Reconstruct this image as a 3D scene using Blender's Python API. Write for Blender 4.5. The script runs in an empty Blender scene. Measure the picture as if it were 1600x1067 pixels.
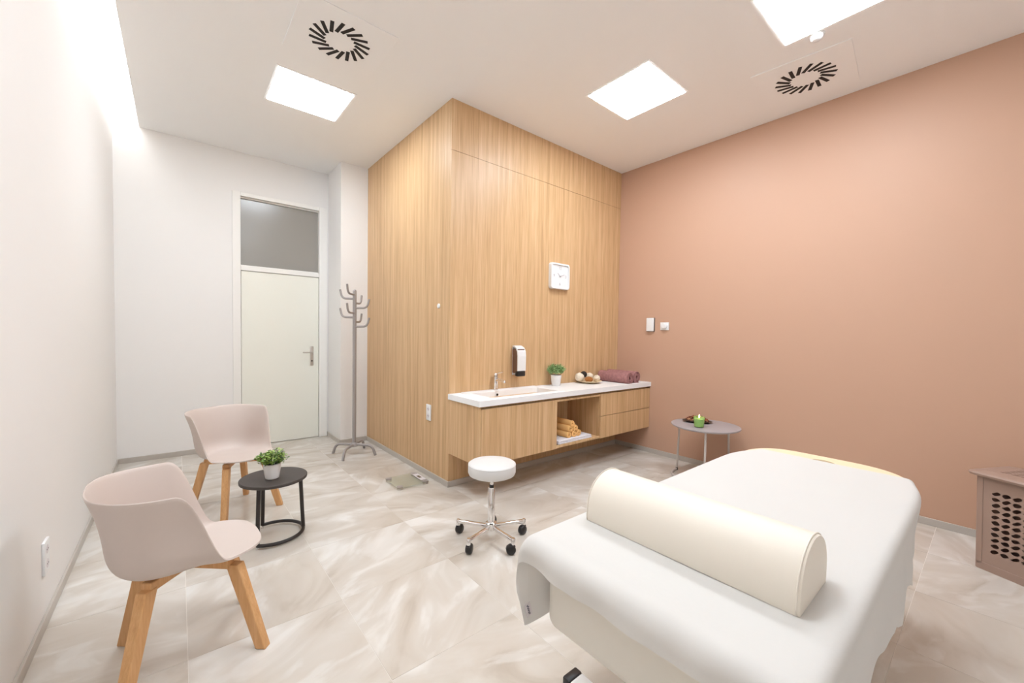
import bpy, bmesh, math, random
from mathutils import Vector, Matrix, noise
R = math.radians
random.seed(7)
S = bpy.context.scene
C = S.collection

# ------------------------------------------------------------------ camera
YAW, PITCH, ROLL = R(39.679), R(-1.796), R(0.911)
fw = Vector((math.sin(YAW)*math.cos(PITCH), math.cos(YAW)*math.cos(PITCH), math.sin(PITCH)))
rt = Vector((math.cos(YAW), -math.sin(YAW), 0)); up = rt.cross(fw)
rt2 = rt*math.cos(ROLL)+up*math.sin(ROLL); up2 = -rt*math.sin(ROLL)+up*math.cos(ROLL)
cd = bpy.data.cameras.new('camera'); cam = bpy.data.objects.new('camera', cd); C.objects.link(cam)
cam.matrix_world = Matrix((( rt2.x, up2.x, -fw.x, 0), (rt2.y, up2.y, -fw.y, 0), (rt2.z, up2.z, -fw.z, 1.36), (0, 0, 0, 1)))
cd.sensor_width = 36; cd.lens = 629.6/1600*36; cd.shift_y = 9.67/1600; cd.clip_start = .01
S.camera = cam
# ------------------------------------------------------------------ world and exposure
w = bpy.data.worlds.new('world'); S.world = w; w.use_nodes = True
w.node_tree.nodes['Background'].inputs[0].default_value = (1, .95, .9, 1)
w.node_tree.nodes['Background'].inputs[1].default_value = .05
S.view_settings.view_transform = 'Standard'; S.view_settings.look = 'None'
S.view_settings.gamma = 1; S.view_settings.use_curve_mapping = False
S.view_settings.exposure = 0.95
LIGHT = 16.0      # ceiling panel radiance
COVE = 3.0        # light strip radiance
# room dimensions (metres)
X0, X1, XC, Y1, YP, Y2, YB, H = -.48, 4.288, 1.8386, 3.076, 5.074, 5.60, -1.1, 3.397

# ------------------------------------------------------------------ materials
MATS = {}
def new_mat(name):
    m = bpy.data.materials.new(name); m.use_nodes = True; MATS[name] = m
    return m, m.node_tree, m.node_tree.nodes['Principled BSDF']
def srgb(r, g, b):
    f = lambda c: c/255/12.92 if c <= 10.3 else ((c/255+.055)/1.055)**2.4
    return (f(r), f(g), f(b), 1)
def plain(name, col, rough=.5, metal=0, spec=.5, bump=0, bscale=200, var=0, coat=0):
    m, t, p = new_mat(name)
    p.inputs['Base Color'].default_value = col
    p.inputs['Roughness'].default_value = rough; p.inputs['Metallic'].default_value = metal
    p.inputs['Specular IOR Level'].default_value = spec; p.inputs['Coat Weight'].default_value = coat
    tc = t.nodes.new('ShaderNodeTexCoord'); n = t.nodes.new('ShaderNodeTexNoise')
    n.inputs['Scale'].default_value = bscale; n.inputs['Detail'].default_value = 3
    t.links.new(tc.outputs['Object'], n.inputs['Vector'])
    if bump:
        b = t.nodes.new('ShaderNodeBump'); b.inputs['Strength'].default_value = bump; b.inputs['Distance'].default_value = .002
        t.links.new(n.outputs['Fac'], b.inputs['Height']); t.links.new(b.outputs['Normal'], p.inputs['Normal'])
    if var:
        h = t.nodes.new('ShaderNodeHueSaturation'); h.inputs['Color'].default_value = col
        mr = t.nodes.new('ShaderNodeMapRange'); mr.inputs['To Min'].default_value = 1-var; mr.inputs['To Max'].default_value = 1+var
        t.links.new(n.outputs['Fac'], mr.inputs['Value']); t.links.new(mr.outputs[0], h.inputs['Value'])
        t.links.new(h.outputs[0], p.inputs['Base Color'])
    return m
def emit(name, col, s):
    m, t, p = new_mat(name)
    p.inputs['Base Color'].default_value = (.8, .8, .8, 1)
    p.inputs['Emission Color'].default_value = col; p.inputs['Emission Strength'].default_value = s
    return m
def wood(name, c1, c2, c3, sx=26., sz=.55, rough=.42, rnd=False, axis='z'):
    m, t, p = new_mat(name); L = t.links.new; N = t.nodes.new
    tc = N('ShaderNodeTexCoord'); mp = N('ShaderNodeMapping')
    sc = [sx, sx, sx]; sc['xyz'.index(axis)] = sz
    mp.inputs['Scale'].default_value = sc
    L(tc.outputs['Object'], mp.inputs['Vector'])
    vec = mp.outputs[0]
    if rnd:
        oi = N('ShaderNodeObjectInfo'); ad = N('ShaderNodeVectorMath'); ad.operation = 'ADD'
        mu = N('ShaderNodeMath'); mu.operation = 'MULTIPLY'; mu.inputs[1].default_value = 37
        L(oi.outputs['Random'], mu.inputs[0]); L(vec, ad.inputs[0]); L(mu.outputs[0], ad.inputs[1]); vec = ad.outputs[0]
    n1 = N('ShaderNodeTexNoise'); n1.inputs['Scale'].default_value = 1; n1.inputs['Detail'].default_value = 5; n1.inputs['Roughness'].default_value = .65
    L(vec, n1.inputs['Vector'])
    v2 = N('ShaderNodeVectorMath'); v2.operation = 'MULTIPLY'; v2.inputs[1].default_value = (6, 6, 6)
    L(vec, v2.inputs[0])
    n2 = N('ShaderNodeTexNoise'); n2.inputs['Scale'].default_value = 1; n2.inputs['Detail'].default_value = 2
    L(v2.outputs[0], n2.inputs['Vector'])
    mx = N('ShaderNodeMix'); mx.data_type = 'FLOAT'; mx.inputs[0].default_value = .38
    L(n1.outputs['Fac'], mx.inputs[2]); L(n2.outputs['Fac'], mx.inputs[3])
    r = N('ShaderNodeValToRGB'); e = r.color_ramp.elements
    e[0].position = .33; e[0].color = c1; e[1].position = .67; e[1].color = c3
    k = e.new(.5); k.color = c2
    L(mx.outputs[0], r.inputs[0]); L(r.outputs[0], p.inputs['Base Color'])
    p.inputs['Roughness'].default_value = rough
    b = N('ShaderNodeBump'); b.inputs['Strength'].default_value = .08; b.inputs['Distance'].default_value = .001
    L(n2.outputs['Fac'], b.inputs['Height']); L(b.outputs[0], p.inputs['Normal'])
    return m

M_WHITE = plain('white_paint', srgb(243, 240, 237), .65, bump=.05, bscale=300, spec=.3)
M_CEIL = plain('ceiling_paint', srgb(250, 248, 246), .7, bump=.03, bscale=200, spec=.3)
M_PINK = plain('terracotta_paint', srgb(203, 164, 140), .5, bump=.04, bscale=300, spec=.35)
M_WOOD = wood('oak_veneer', srgb(186, 145, 102), srgb(212, 173, 128), srgb(228, 194, 152))
M_WOODIN = M_WOOD
M_LEG = wood('beech', srgb(206, 152, 98), srgb(218, 166, 112), srgb(228, 180, 128), 40, 3, .45, True)
M_BASE = plain('grey_skirting', srgb(192, 184, 175), .35, var=.03, bscale=8)
M_TRIMW = plain('door_lacquer', srgb(245, 244, 233), .35, spec=.5, bscale=60)
M_FRAME = plain('frame_lacquer', srgb(246, 243, 238), .4, spec=.4, bscale=60)
M_PANE = plain('smoked_pane', srgb(158, 154, 148), .22, spec=.6)
M_STEEL = plain('brushed_steel', (.62, .58, .54, 1), .32, 1)
M_CHROME = plain('chrome', (.85, .84, .84, 1), .08, 1)
M_GREYMET = plain('grey_enamel', srgb(168, 162, 160), .35, .15)
M_PALEMET = plain('pale_metal', srgb(200, 192, 186), .35, .1)
M_TABLEG = plain('grey_lacquer', srgb(172, 164, 166), .4)
M_BLACK = plain('black_metal', srgb(44, 38, 36), .4, bump=.03)
M_BLACKTOP = plain('black_laminate', srgb(66, 59, 55), .5, bump=.1, bscale=400)
M_BPLAST = plain('black_plastic', srgb(34, 31, 32), .4)
M_WPLAST = plain('white_plastic', srgb(240, 240, 240), .3)
M_SHELL = plain('rose_plastic', srgb(210, 195, 186), .45, bump=.03, bscale=500)
M_SHEET = plain('white_sheet', srgb(226, 223, 219), .8, spec=.2, bump=.15, bscale=60)
def translucent(m, k):
    t = m.node_tree; p = t.nodes['Principled BSDF']; tl = t.nodes.new('ShaderNodeBsdfTranslucent'); mx = t.nodes.new('ShaderNodeMixShader')
    tl.inputs[0].default_value = (.93, .92, .90, 1); mx.inputs[0].default_value = k
    t.links.new(p.outputs[0], mx.inputs[1]); t.links.new(tl.outputs[0], mx.inputs[2]); t.links.new(mx.outputs[0], t.nodes['Material Output'].inputs['Surface'])
translucent(M_SHEET, .15)
M_CREAM = plain('cream_vinyl', srgb(246, 226, 190), .45, bump=.04, bscale=300)
M_BOLST = plain('bolster_vinyl', srgb(236, 227, 213), .5, bump=.04, bscale=300)
M_CREAM2 = plain('pale_vinyl', srgb(236, 230, 219), .45, bump=.04, bscale=300)
M_LEATHER = plain('white_leather', srgb(226, 224, 222), .4, bump=.05, bscale=300)
M_COUNTER = plain('white_stone', srgb(246, 245, 245), .4, bscale=6, var=.01, spec=.3)
M_PURPLE = plain('plum_towel', srgb(166, 120, 118), .95, spec=.1, bump=1, bscale=40, var=.4)
M_ORANGE = plain('apricot_towel', srgb(252, 200, 132), .95, spec=.1, bump=.8, bscale=220, var=.1)
M_WTOWEL = plain('white_towel', srgb(236, 233, 238), .95, spec=.1, bump=.8, bscale=200)
M_CERAM = plain('white_ceramic', srgb(238, 235, 233), .3)
M_HAMPER = plain('taupe_plastic', srgb(164, 137, 123), .45, bump=.04)
M_BLADE = plain('dark_void', srgb(30, 22, 20), .7)
M_SOIL = plain('soil', srgb(50, 38, 28), .95, bump=1)
M_PLATE = plain('bamboo', srgb(240, 216, 178), .4)
M_WICKW = plain('white_wicker', srgb(240, 226, 206), .8, bump=1, bscale=120, var=.35)
M_WICKB = plain('dark_wicker', srgb(44, 36, 30), .8, bump=1, bscale=120, var=.4)
M_WICKO = plain('brown_wicker', srgb(172, 112, 56), .8, bump=1, bscale=120, var=.3)
M_TRAY = plain('dark_tray', srgb(48, 34, 28), .35)
M_PETAL = plain('potpourri', srgb(150, 84, 58), .8, bscale=60, var=.9)
M_PRINT = plain('grey_print', srgb(196, 194, 196), .6)
M_INK = plain('ink', srgb(92, 88, 110), .6)
M_TAG = plain('woven_tag', srgb(226, 220, 222), .8)
M_LCD = plain('lcd', srgb(96, 84, 56), .3)
M_CAULK = plain('caulk', srgb(232, 226, 218), .5)
M_LIGHT = emit('panel_light', (.87, .95, 1.03, 1), LIGHT)
M_COVE = emit('cove_light', (.93, .97, 1.0, 1), COVE)
M_FLAME = emit('flame', (1, .72, .3, 1), 5)

def leafmat(name, a, b, c):
    m, t, p = new_mat(name); g = t.nodes.new('ShaderNodeNewGeometry'); r = t.nodes.new('ShaderNodeValToRGB')
    e = r.color_ramp.elements; e[0].color = a; e[1].color = c; k = e.new(.5); k.color = b
    t.links.new(g.outputs['Random Per Island'], r.inputs[0]); t.links.new(r.outputs[0], p.inputs['Base Color'])
    p.inputs['Roughness'].default_value = .45
    return m
M_LEAF = leafmat('leaf', srgb(50, 76, 32), srgb(120, 158, 64), srgb(196, 220, 120))
M_GRASS = leafmat('grass_leaf', srgb(104, 142, 84), srgb(150, 188, 118), srgb(200, 224, 168))

def glassy(name, col, rough=.05, alpha=.5):
    m, t, p = new_mat(name); tr = t.nodes.new('ShaderNodeBsdfTransparent'); mx = t.nodes.new('ShaderNodeMixShader')
    p.inputs['Base Color'].default_value = col; p.inputs['Roughness'].default_value = rough
    tr.inputs[0].default_value = (.95, .97, .95, 1); mx.inputs[0].default_value = alpha
    t.links.new(tr.outputs[0], mx.inputs[1]); t.links.new(p.outputs[0], mx.inputs[2])
    t.links.new(mx.outputs[0], t.nodes['Material Output'].inputs['Surface'])
    return m
M_GLASS = glassy('clear_glass', srgb(222, 216, 198), .05, .22)
M_SMOKE = glassy('brown_tint', srgb(128, 96, 80), .2, .8)
M_GREEN = plain('green_wax', srgb(176, 222, 112), .35)
M_GREENG = glassy('green_glass', srgb(190, 226, 150), .08, .3)

def marble():
    m, t, p = new_mat('onyx_tile'); L = t.links.new; N = t.nodes.new
    tc = N('ShaderNodeTexCoord'); oi = N('ShaderNodeObjectInfo')
    rot = N('ShaderNodeVectorRotate'); rot.rotation_type = 'Z_AXIS'
    an = N('ShaderNodeMapRange'); an.inputs['To Min'].default_value = -1.1; an.inputs['To Max'].default_value = .9
    L(oi.outputs['Random'], an.inputs['Value']); L(tc.outputs['Object'], rot.inputs['Vector']); L(an.outputs[0], rot.inputs['Angle'])
    mu = N('ShaderNodeMath'); mu.operation = 'MULTIPLY'; mu.inputs[1].default_value = 71
    ad = N('ShaderNodeVectorMath'); L(oi.outputs['Random'], mu.inputs[0]); L(rot.outputs[0], ad.inputs[0]); L(mu.outputs[0], ad.inputs[1])
    mp = N('ShaderNodeMapping'); mp.inputs['Scale'].default_value = (1.3, 2.7, 1); L(ad.outputs[0], mp.inputs['Vector'])
    n1 = N('ShaderNodeTexNoise'); n1.inputs['Scale'].default_value = 1.5; n1.inputs['Detail'].default_value = 4
    n1.inputs['Roughness'].default_value = .5; n1.inputs['Distortion'].default_value = .8
    L(mp.outputs[0], n1.inputs['Vector'])
    r = N('ShaderNodeValToRGB'); e = r.color_ramp.elements
    e[0].position = .28; e[0].color = srgb(190, 178, 164); e[1].position = .70; e[1].color = srgb(228, 224, 218)
    k = e.new(.42); k.color = srgb(205, 195, 183); k = e.new(.55); k.color = srgb(211, 203, 193); k = e.new(.63); k.color = srgb(221, 215, 207)
    L(n1.outputs['Fac'], r.inputs[0])
    # thin pale wisps
    mp2 = N('ShaderNodeMapping'); mp2.inputs['Scale'].default_value = (2.0, 4.6, 1); mp2.inputs['Rotation'].default_value = (0, 0, .5); L(ad.outputs[0], mp2.inputs['Vector'])
    n3 = N('ShaderNodeTexNoise'); n3.inputs['Scale'].default_value = 1.2; n3.inputs['Detail'].default_value = 5; n3.inputs['Roughness'].default_value = .5; n3.inputs['Distortion'].default_value = .5
    L(mp2.outputs[0], n3.inputs['Vector'])
    r3 = N('ShaderNodeValToRGB'); r3.color_ramp.elements[0].position = .565; r3.color_ramp.elements[1].position = .63
    L(n3.outputs['Fac'], r3.inputs[0])
    mu3 = N('ShaderNodeMath'); mu3.operation = 'MULTIPLY'; mu3.inputs[1].default_value = .38; L(r3.outputs[0], mu3.inputs[0])
    mxc = N('ShaderNodeMix'); mxc.data_type = 'RGBA'; mxc.inputs[7].default_value = srgb(231, 229, 225)
    L(mu3.outputs[0], mxc.inputs[0]); L(r.outputs[0], mxc.inputs[6]); L(mxc.outputs[2], p.inputs['Base Color'])
    n2 = N('ShaderNodeTexNoise'); n2.inputs['Scale'].default_value = 3; L(ad.outputs[0], n2.inputs['Vector'])
    mr = N('ShaderNodeMapRange'); mr.inputs['To Min'].default_value = .12; mr.inputs['To Max'].default_value = .22
    L(n2.outputs['Fac'], mr.inputs['Value']); L(mr.outputs[0], p.inputs['Roughness'])
    p.inputs['Specular IOR Level'].default_value = .4
    return m
M_TILE = marble()
M_GROUT = plain('grout', srgb(224, 217, 208), .7)

# ------------------------------------------------------------------ mesh helpers
class B:
    """collects geometry of ONE mesh"""
    def __init__(s): s.v = []; s.f = []
    def add(s, vs, fs):
        o = len(s.v); s.v += [tuple(v) for v in vs]; s.f += [tuple(i+o for i in f) for f in fs]; return s
    def box(s, x0, x1, y0, y1, z0, z1, bev=0, seg=2, mat=None):
        bm = bmesh.new(); bmesh.ops.create_cube(bm, size=1)
        for v in bm.verts: v.co = Vector(((x0+x1)/2+v.co.x*(x1-x0), (y0+y1)/2+v.co.y*(y1-y0), (z0+z1)/2+v.co.z*(z1-z0)))
        if bev: bmesh.ops.bevel(bm, geom=bm.edges[:], offset=bev, segments=seg, profile=.5, affect='EDGES')
        if mat is not None: bm.transform(mat)
        bm.verts.index_update()
        s.add([v.co[:] for v in bm.verts], [[v.index for v in f.verts] for f in bm.faces]); bm.free(); return s
    def tube(s, pts, r, n=10, closed=False):
        pts = [Vector(p) for p in pts]; m = len(pts); rr = r if isinstance(r, (list, tuple)) else [r]*m
        tans = []
        for i in range(m):
            a = pts[(i-1) % m] if closed or i else pts[i]; b = pts[(i+1) % m] if closed or i < m-1 else pts[i]
            tans.append((b-a).normalized())
        t0 = tans[0]; nn = t0.orthogonal().normalized(); vs = []; fs = []
        if abs(t0.z) < .9: nn = (Vector((0, 0, 1))-t0*t0.z).normalized()
        for i in range(m):
            if i: nn = (nn-tans[i]*nn.dot(tans[i])).normalized()
            bb = tans[i].cross(nn)
            for k in range(n):
                a = 2*math.pi*k/n; vs.append(pts[i]+(nn*math.cos(a)+bb*math.sin(a))*rr[i])
        for i in range(m if closed else m-1):
            j = (i+1) % m
            for k in range(n): fs.append((i*n+k, i*n+(k+1) % n, j*n+(k+1) % n, j*n+k))
        if not closed: fs.append(tuple(range(n-1, -1, -1))); fs.append(tuple((m-1)*n+k for k in range(n)))
        return s.add(vs, fs)
    def lathe(s, prof, n=32, c=(0, 0, 0), cap=True):
        vs = []; fs = []; m = len(prof)
        for r, z in prof:
            for k in range(n):
                a = 2*math.pi*k/n; vs.append((c[0]+r*math.cos(a), c[1]+r*math.sin(a), c[2]+z))
        for i in range(m-1):
            for k in range(n): fs.append((i*n+k, i*n+(k+1) % n, (i+1)*n+(k+1) % n, (i+1)*n+k))
        if cap: fs.append(tuple(range(n-1, -1, -1))); fs.append(tuple((m-1)*n+k for k in range(n)))
        return s.add(vs, fs)
    def prism(s, poly, h0, h1, axis='z'):
        """extrude a 2-D outline; axis is the extrusion axis"""
        n = len(poly)
        def P(a, b, h): return {'z': (a, b, h), 'y': (a, h, b), 'x': (h, a, b)}[axis]
        vs = [P(a, b, h0) for a, b in poly]+[P(a, b, h1) for a, b in poly]
        fs = [tuple(range(n-1, -1, -1)), tuple(range(n, 2*n))]+[(i, (i+1) % n, n+(i+1) % n, n+i) for i in range(n)]
        return s.add(vs, fs)
    def ball(s, c, r, n=16, m=10, sq=(1, 1, 1)):
        vs = [(c[0], c[1], c[2]-r*sq[2])]; fs = []
        for i in range(1, m):
            p = -math.pi/2+math.pi*i/m
            for k in range(n):
                a = 2*math.pi*k/n; vs.append((c[0]+r*sq[0]*math.cos(p)*math.cos(a), c[1]+r*sq[1]*math.cos(p)*math.sin(a), c[2]+r*sq[2]*math.sin(p)))
        vs.append((c[0], c[1], c[2]+r*sq[2])); t = len(vs)-1
        for k in range(n): fs.append((0, 1+(k+1) % n, 1+k)); fs.append((t, 1+(m-2)*n+k, 1+(m-2)*n+(k+1) % n))
        for i in range(m-2):
            for k in range(n): fs.append((1+i*n+k, 1+i*n+(k+1) % n, 1+(i+1)*n+(k+1) % n, 1+(i+1)*n+k))
        return s.add(vs, fs)
    def obj(s, name, mat, parent=None, smooth=None, **kw):
        me = bpy.data.meshes.new(name); me.from_pydata(s.v, [], s.f)
        bm = bmesh.new(); bm.from_mesh(me); bmesh.ops.recalc_face_normals(bm, faces=bm.faces[:]); bm.to_mesh(me); bm.free()
        if smooth is not None:
            me.shade_smooth()
            if smooth < 180: me.set_sharp_from_angle(angle=R(smooth))
        me.materials.append(mat)
        return link(name, me, parent, **kw)
def link(name, me, parent=None, **kw):
    o = bpy.data.objects.new(name, me); C.objects.link(o)
    if parent: o.parent = parent
    for k, v in kw.items(): o[k] = v
    return o
def thing(name, loc, rz=0, **kw):
    o = link(name, None, None, **kw); o.location = loc; o.rotation_euler = (0, 0, rz); o.empty_display_size = .1
    return o
def fillet(pts, r, n=6):
    pts = [Vector(p) for p in pts]; out = [pts[0]]
    for i in range(1, len(pts)-1):
        a = (pts[i-1]-pts[i]); b = (pts[i+1]-pts[i]); d = min(r, a.length*.49, b.length*.49)
        p0 = pts[i]+a.normalized()*d; p2 = pts[i]+b.normalized()*d
        for k in range(n+1):
            t = k/n; out.append(p0*(1-t)**2+pts[i]*2*t*(1-t)+p2*t*t)
    out.append(pts[-1]); return out
def copy_tree(o, parent=None):
    c = o.copy(); C.objects.link(c); c.parent = parent
    for ch in list(o.children): copy_tree(ch, c)
    return c
def rrect(x0, x1, y0, y1, r, n=5):
    out = []
    for cx, cy, a0 in ((x1-r, y1-r, 0), (x0+r, y1-r, 90), (x0+r, y0+r, 180), (x1-r, y0+r, 270)):
        for k in range(n+1):
            a = R(a0+90*k/n); out.append((cx+r*math.cos(a), cy+r*math.sin(a)))
    return out
def text(name, body, size, mat, parent, mw, depth=.0006):
    cu = bpy.data.curves.new(name, 'FONT'); cu.body = body; cu.size = size; cu.align_x = 'CENTER'; cu.align_y = 'CENTER'; cu.extrude = depth
    tmp = bpy.data.objects.new('tmp', cu); C.objects.link(tmp)
    dg = bpy.context.evaluated_depsgraph_get(); me = bpy.data.meshes.new_from_object(tmp.evaluated_get(dg))
    bpy.data.objects.remove(tmp); me.transform(mw); me.materials.clear(); me.materials.append(mat)
    return link(name, me, parent)
def smooth(a, b, x):
    t = max(0, min(1, (x-a)/(b-a))); return t*t*(3-2*t)
ST = dict(kind='structure')

# ------------------------------------------------------------------ floor of 60 cm tiles
floor = B().box(X0-.1, X1+.1, YB-.1, Y2+.2, -.12, -.0009).obj('floor', M_GROUT, label='pale onyx-look tiled floor', **ST)
PITCHT = .6135
tile_me = None
for i in range(-1, 8):
    for j in range(-3, 10):
        xa, xb = .022+PITCHT*i, .022+PITCHT*(i+1); ya, yb = .243+PITCHT*j, .243+PITCHT*(j+1)
        xa2, xb2, ya2, yb2 = max(xa, X0), min(xb, X1), max(ya, YB), min(yb, Y2)
        if xb2-xa2 < .03 or yb2-ya2 < .03 or (xa2 > XC and ya2 > Y1): continue
        full = (xa, xb, ya, yb) == (xa2, xb2, ya2, yb2)
        if full and tile_me: t = link('tile', tile_me, floor)
        else:
            cx, cy = (xa+xb)/2, (ya+yb)/2; g = .0012
            t = B().box(xa2-cx+g, xb2-cx-g, ya2-cy+g, yb2-cy-g, -.010, 0).obj('tile', M_TILE, floor)
            if full: tile_me = t.data
        t.location = ((xa+xb)/2, (ya+yb)/2, 0)

# ------------------------------------------------------------------ walls and ceiling
ZT = 3.62
B().box(X0-.1, X0, YB-.1, Y2+.1, -.1, ZT+.1).obj('wall_left', M_WHITE, label='long white wall washed by the ceiling light slot', **ST)
B().box(X1, X1+.1, YB-.1, Y2+.1, -.1, H+.1).obj('wall_right', M_PINK, label='terracotta pink painted wall', **ST)
B().box(X0, X1, YB-.1, YB, -.1, ZT+.1).obj('wall_near', M_WHITE, label='white wall behind the viewpoint', **ST)
wf = B(); DX0, DX1, DZ = .484, 1.50, 2.95
wf.box(X0, DX0, Y2, Y2+.12, -.1, ZT+.1); wf.box(DX1, X1, Y2, Y2+.12, -.1, ZT+.1); wf.box(DX0, DX1, Y2, Y2+.12, DZ, ZT+.1)
wf.obj('wall_far', M_WHITE, label='white end wall holding the door', **ST)
B().box(1.516, XC+.3, YP, Y2+.01, -.01, H+.02).obj('wall_pillar', M_WHITE, label='white boxed-out pillar beside the door', **ST)
XE = -.285
B().box(XE, X1+.1, YB-.1, Y2+.1, H, H+.22).obj('ceiling', M_CEIL, label='flat white suspended ceiling', **ST)
B().box(X0-.1, XE+.02, YB-.1, Y2+.1, ZT, ZT+.06).obj('ceiling_slot', M_CEIL, label='recessed top of the ceiling light slot', **ST)
t = thing('light_strip', (X0, 0, ZT-.02), label='long bright light strip recessed in the slot along the left wall', category='light')
B().box(.015, XE-X0-.015, YB+.01, Y2-.01, 0, .015).obj('diffuser', M_COVE, t)
B().box(.005, XE-X0-.005, YB+.005, Y2-.005, .0152, .02).obj('housing', M_WPLAST, t)

# wood clad partition
core = B().box(XC+.02, X1+.05, Y1+.02, Y2+.05, -.01, H+.02).obj('wall_partition', M_WOOD, label='oak veneer clad corner partition', **ST)
B().box(XC, X1, Y1, Y1+.0195, -.01, 2.958).obj('panel', M_WOOD, core)
B().box(XC, X1, Y1, Y1+.0195, 2.961, H+.01).obj('panel', M_WOOD, core)
B().box(XC, XC+.0195, Y1+.0197, YP+.02, -.01, H+.01).obj('panel', M_WOOD, core)

# baseboards
BH, BT = .052, .012
def baseboard(name, x0, x1, y0, y1, lab):
    o = B().box(x0, x1, y0, y1, 0, BH, .002, 1).obj(name, M_BASE, label=lab, **ST)
    return o
baseboard('baseboard_left', X0, X0+BT, YB, Y2, 'grey skirting along the left wall')
baseboard('baseboard_far', X0+BT, DX0, Y2-BT, Y2, 'grey skirting left of the door')
baseboard('baseboard_pillar', 1.516-BT, 1.516, YP-BT, Y2, 'grey skirting on the pillar side')
baseboard('baseboard_pillar_front', 1.516, XC-BT, YP-BT, YP, 'grey skirting on the pillar front')
baseboard('baseboard_partition', XC-BT, XC, Y1-BT, YP-BT, 'grey skirting along the oak partition side')
baseboard('baseboard_front', XC, X1-BT, Y1-BT, Y1, 'grey skirting under the wall cabinet')
baseboard('baseboard_right', X1-BT, X1, YB, Y1, 'grey skirting along the pink wall')

# ------------------------------------------------------------------ door with transom
d = thing('door_1', (0, Y2, 0), label='tall white door with a smoked glass transom', **ST)
def frame_part(*a): return B().box(*a, .003, 1).obj('door_frame', M_FRAME, d)
frame_part(DX0, .563, -.014, .11, 0, DZ); frame_part(1.403, DX1, -.014, .11, 0, DZ); frame_part(.563, 1.403, -.014, .11, 2.905, DZ)
B().box(.5635, 1.4025, -.010, .10, 2.058, 2.112, .004, 1).obj('transom_bar', M_FRAME, d)
leaf = B().box(.567, 1.399, .004, .045, .006, 2.055, .002, 1).obj('door_leaf', M_TRIMW, d)
B().box(.5635, 1.4025, .055, .063, 2.113, 2.904).obj('pane', M_PANE, d, label='smoked grey transom glass')
for z0, z1, a, b in ((2.112, 2.125, .5635, 1.4025), (2.892, 2.9045, .5635, 1.4025)):
    B().box(a, b, .03, .054, z0, z1).obj('glazing_bead', M_FRAME, d)
hd = B().box(1.298, 1.338, -.006, .004, .93, 1.175, .004, 2).obj('handle_plate', M_STEEL, leaf, 40)
B().tube(fillet([(1.318, -.006, 1.10), (1.318, -.055, 1.10), (1.205, -.055, 1.10)], .018), .0085, 12).obj('lever', M_STEEL, leaf, 60)
B().lathe([(.009, 0), (.009, .004)], 16).obj('lock_cylinder', M_BLADE, leaf)
bpy.data.objects['lock_cylinder'].matrix_local = Matrix.Translation((1.318, -.006, .99)) @ Matrix.Rotation(R(90), 4, 'X')

# ------------------------------------------------------------------ ceiling panels and vents
def ceiling_light(x0, x1, y0, y1, lab):
    t = thing('ceiling_light', ((x0+x1)/2, (y0+y1)/2, H), label=lab, category='ceiling light', group='square ceiling light panels')
    a, b = (x1-x0)/2, (y1-y0)/2
    B().box(-a, a, -b, b, -.008, 0, .002, 1).obj('diffuser', M_LIGHT, t)
    w_ = .018
    for q in ((-a-w_, a+w_, -b-w_, -b), (-a-w_, a+w_, b, b+w_), (-a-w_, -a, -b, b), (a, a+w_, -b, b)):
        B().box(*q, -.005, 0).obj('frame', M_CEIL, t)
ceiling_light(.613, 1.178, 3.595, 4.151, 'square ceiling light panel in front of the door, beside a round air vent')
ceiling_light(2.692, 3.25, 1.72, 2.285, 'square ceiling light panel fully in view above the stool and the massage bed')
ceiling_light(2.682, 3.25, .445, 1.007, 'square ceiling light panel cut off by the top edge of the picture')
ceiling_light(.613, 1.178, .86, 1.425, 'added square ceiling light panel out of view, overhead between the near chair and the bed')  # unseen panel, added to brighten the near end of the bed

def swirl_vent(cx, cy, rot, lab):
    t = thing('air_vent', (cx, cy, H), label=lab, category='vent', group='swirl air vents in the ceiling')
    t.rotation_euler.z = rot
    B().box(-.303, .303, -.303, .303, -.006, 0, .001, 1).obj('plate', M_CEIL, t)
    n = 18
    me = None
    for k in range(n):
        a = 2*math.pi*k/n
        if me is None:
            o = B().box(.0, .108, -.012, .012, -.0075, -.0055).obj('slot', M_BLADE, t); me = o.data
        else: o = link('slot', me, t)
        o.matrix_local = Matrix.Rotation(a, 4, 'Z') @ Matrix.Translation((.098, 0, 0)) @ Matrix.Rotation(R(38), 4, 'Z')
swirl_vent(.89, 3.013, 0, 'round swirl air vent in its square plate next to the light near the door')
swirl_vent(3.782, 1.03, .1, 'round swirl air vent in its square plate by the pink wall')
t = thing('smoke_detector', (3.31, .845, H), label='small white domed detector on the ceiling beside the cut-off light panel', category='detector')
B().lathe([(.001, -.035), (.022, -.033), (.034, -.022), (.038, 0)], 24).obj('dome', M_WPLAST, t, 50)
B().lathe([(.045, -.006), (.045, 0)], 24).obj('base_ring', M_WPLAST, t)

# ------------------------------------------------------------------ wall hung vanity
FY = 2.605
cab = thing('wall_cabinet', (0, 0, 0), label='long oak wall-hung cabinet with a door, open cubby and two drawers', category='cabinet')
TK = .018
body = B()
body.box(XC, XC+TK, FY+.004, Y1, .302, .785)                 # left side
body.box(2.712-.012, 2.712+.012, FY+.022, Y1, .322, .745)       # cubby left
body.box(3.379-.012, 3.379+.012, FY+.022, Y1, .322, .745)       # cubby right
body.box(X1-TK, X1-.001, FY+.022, Y1, .302, .745)
body.box(XC+TK, X1-TK, FY+.022, Y1, .302, .322)                 # bottom
body.box(XC+TK, X1-TK, FY+.03, Y1, .745, .785)                  # top rail, set back
body.box(XC+TK, X1-TK, Y1-.012, Y1-.0005, .322, .745)           # back
body.obj('carcass', M_WOODIN, cab)
B().box(XC+TK+.002, 2.722, FY, FY+.02, .300, .762, .0012, 1).obj('door', M_WOOD, cab)
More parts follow.
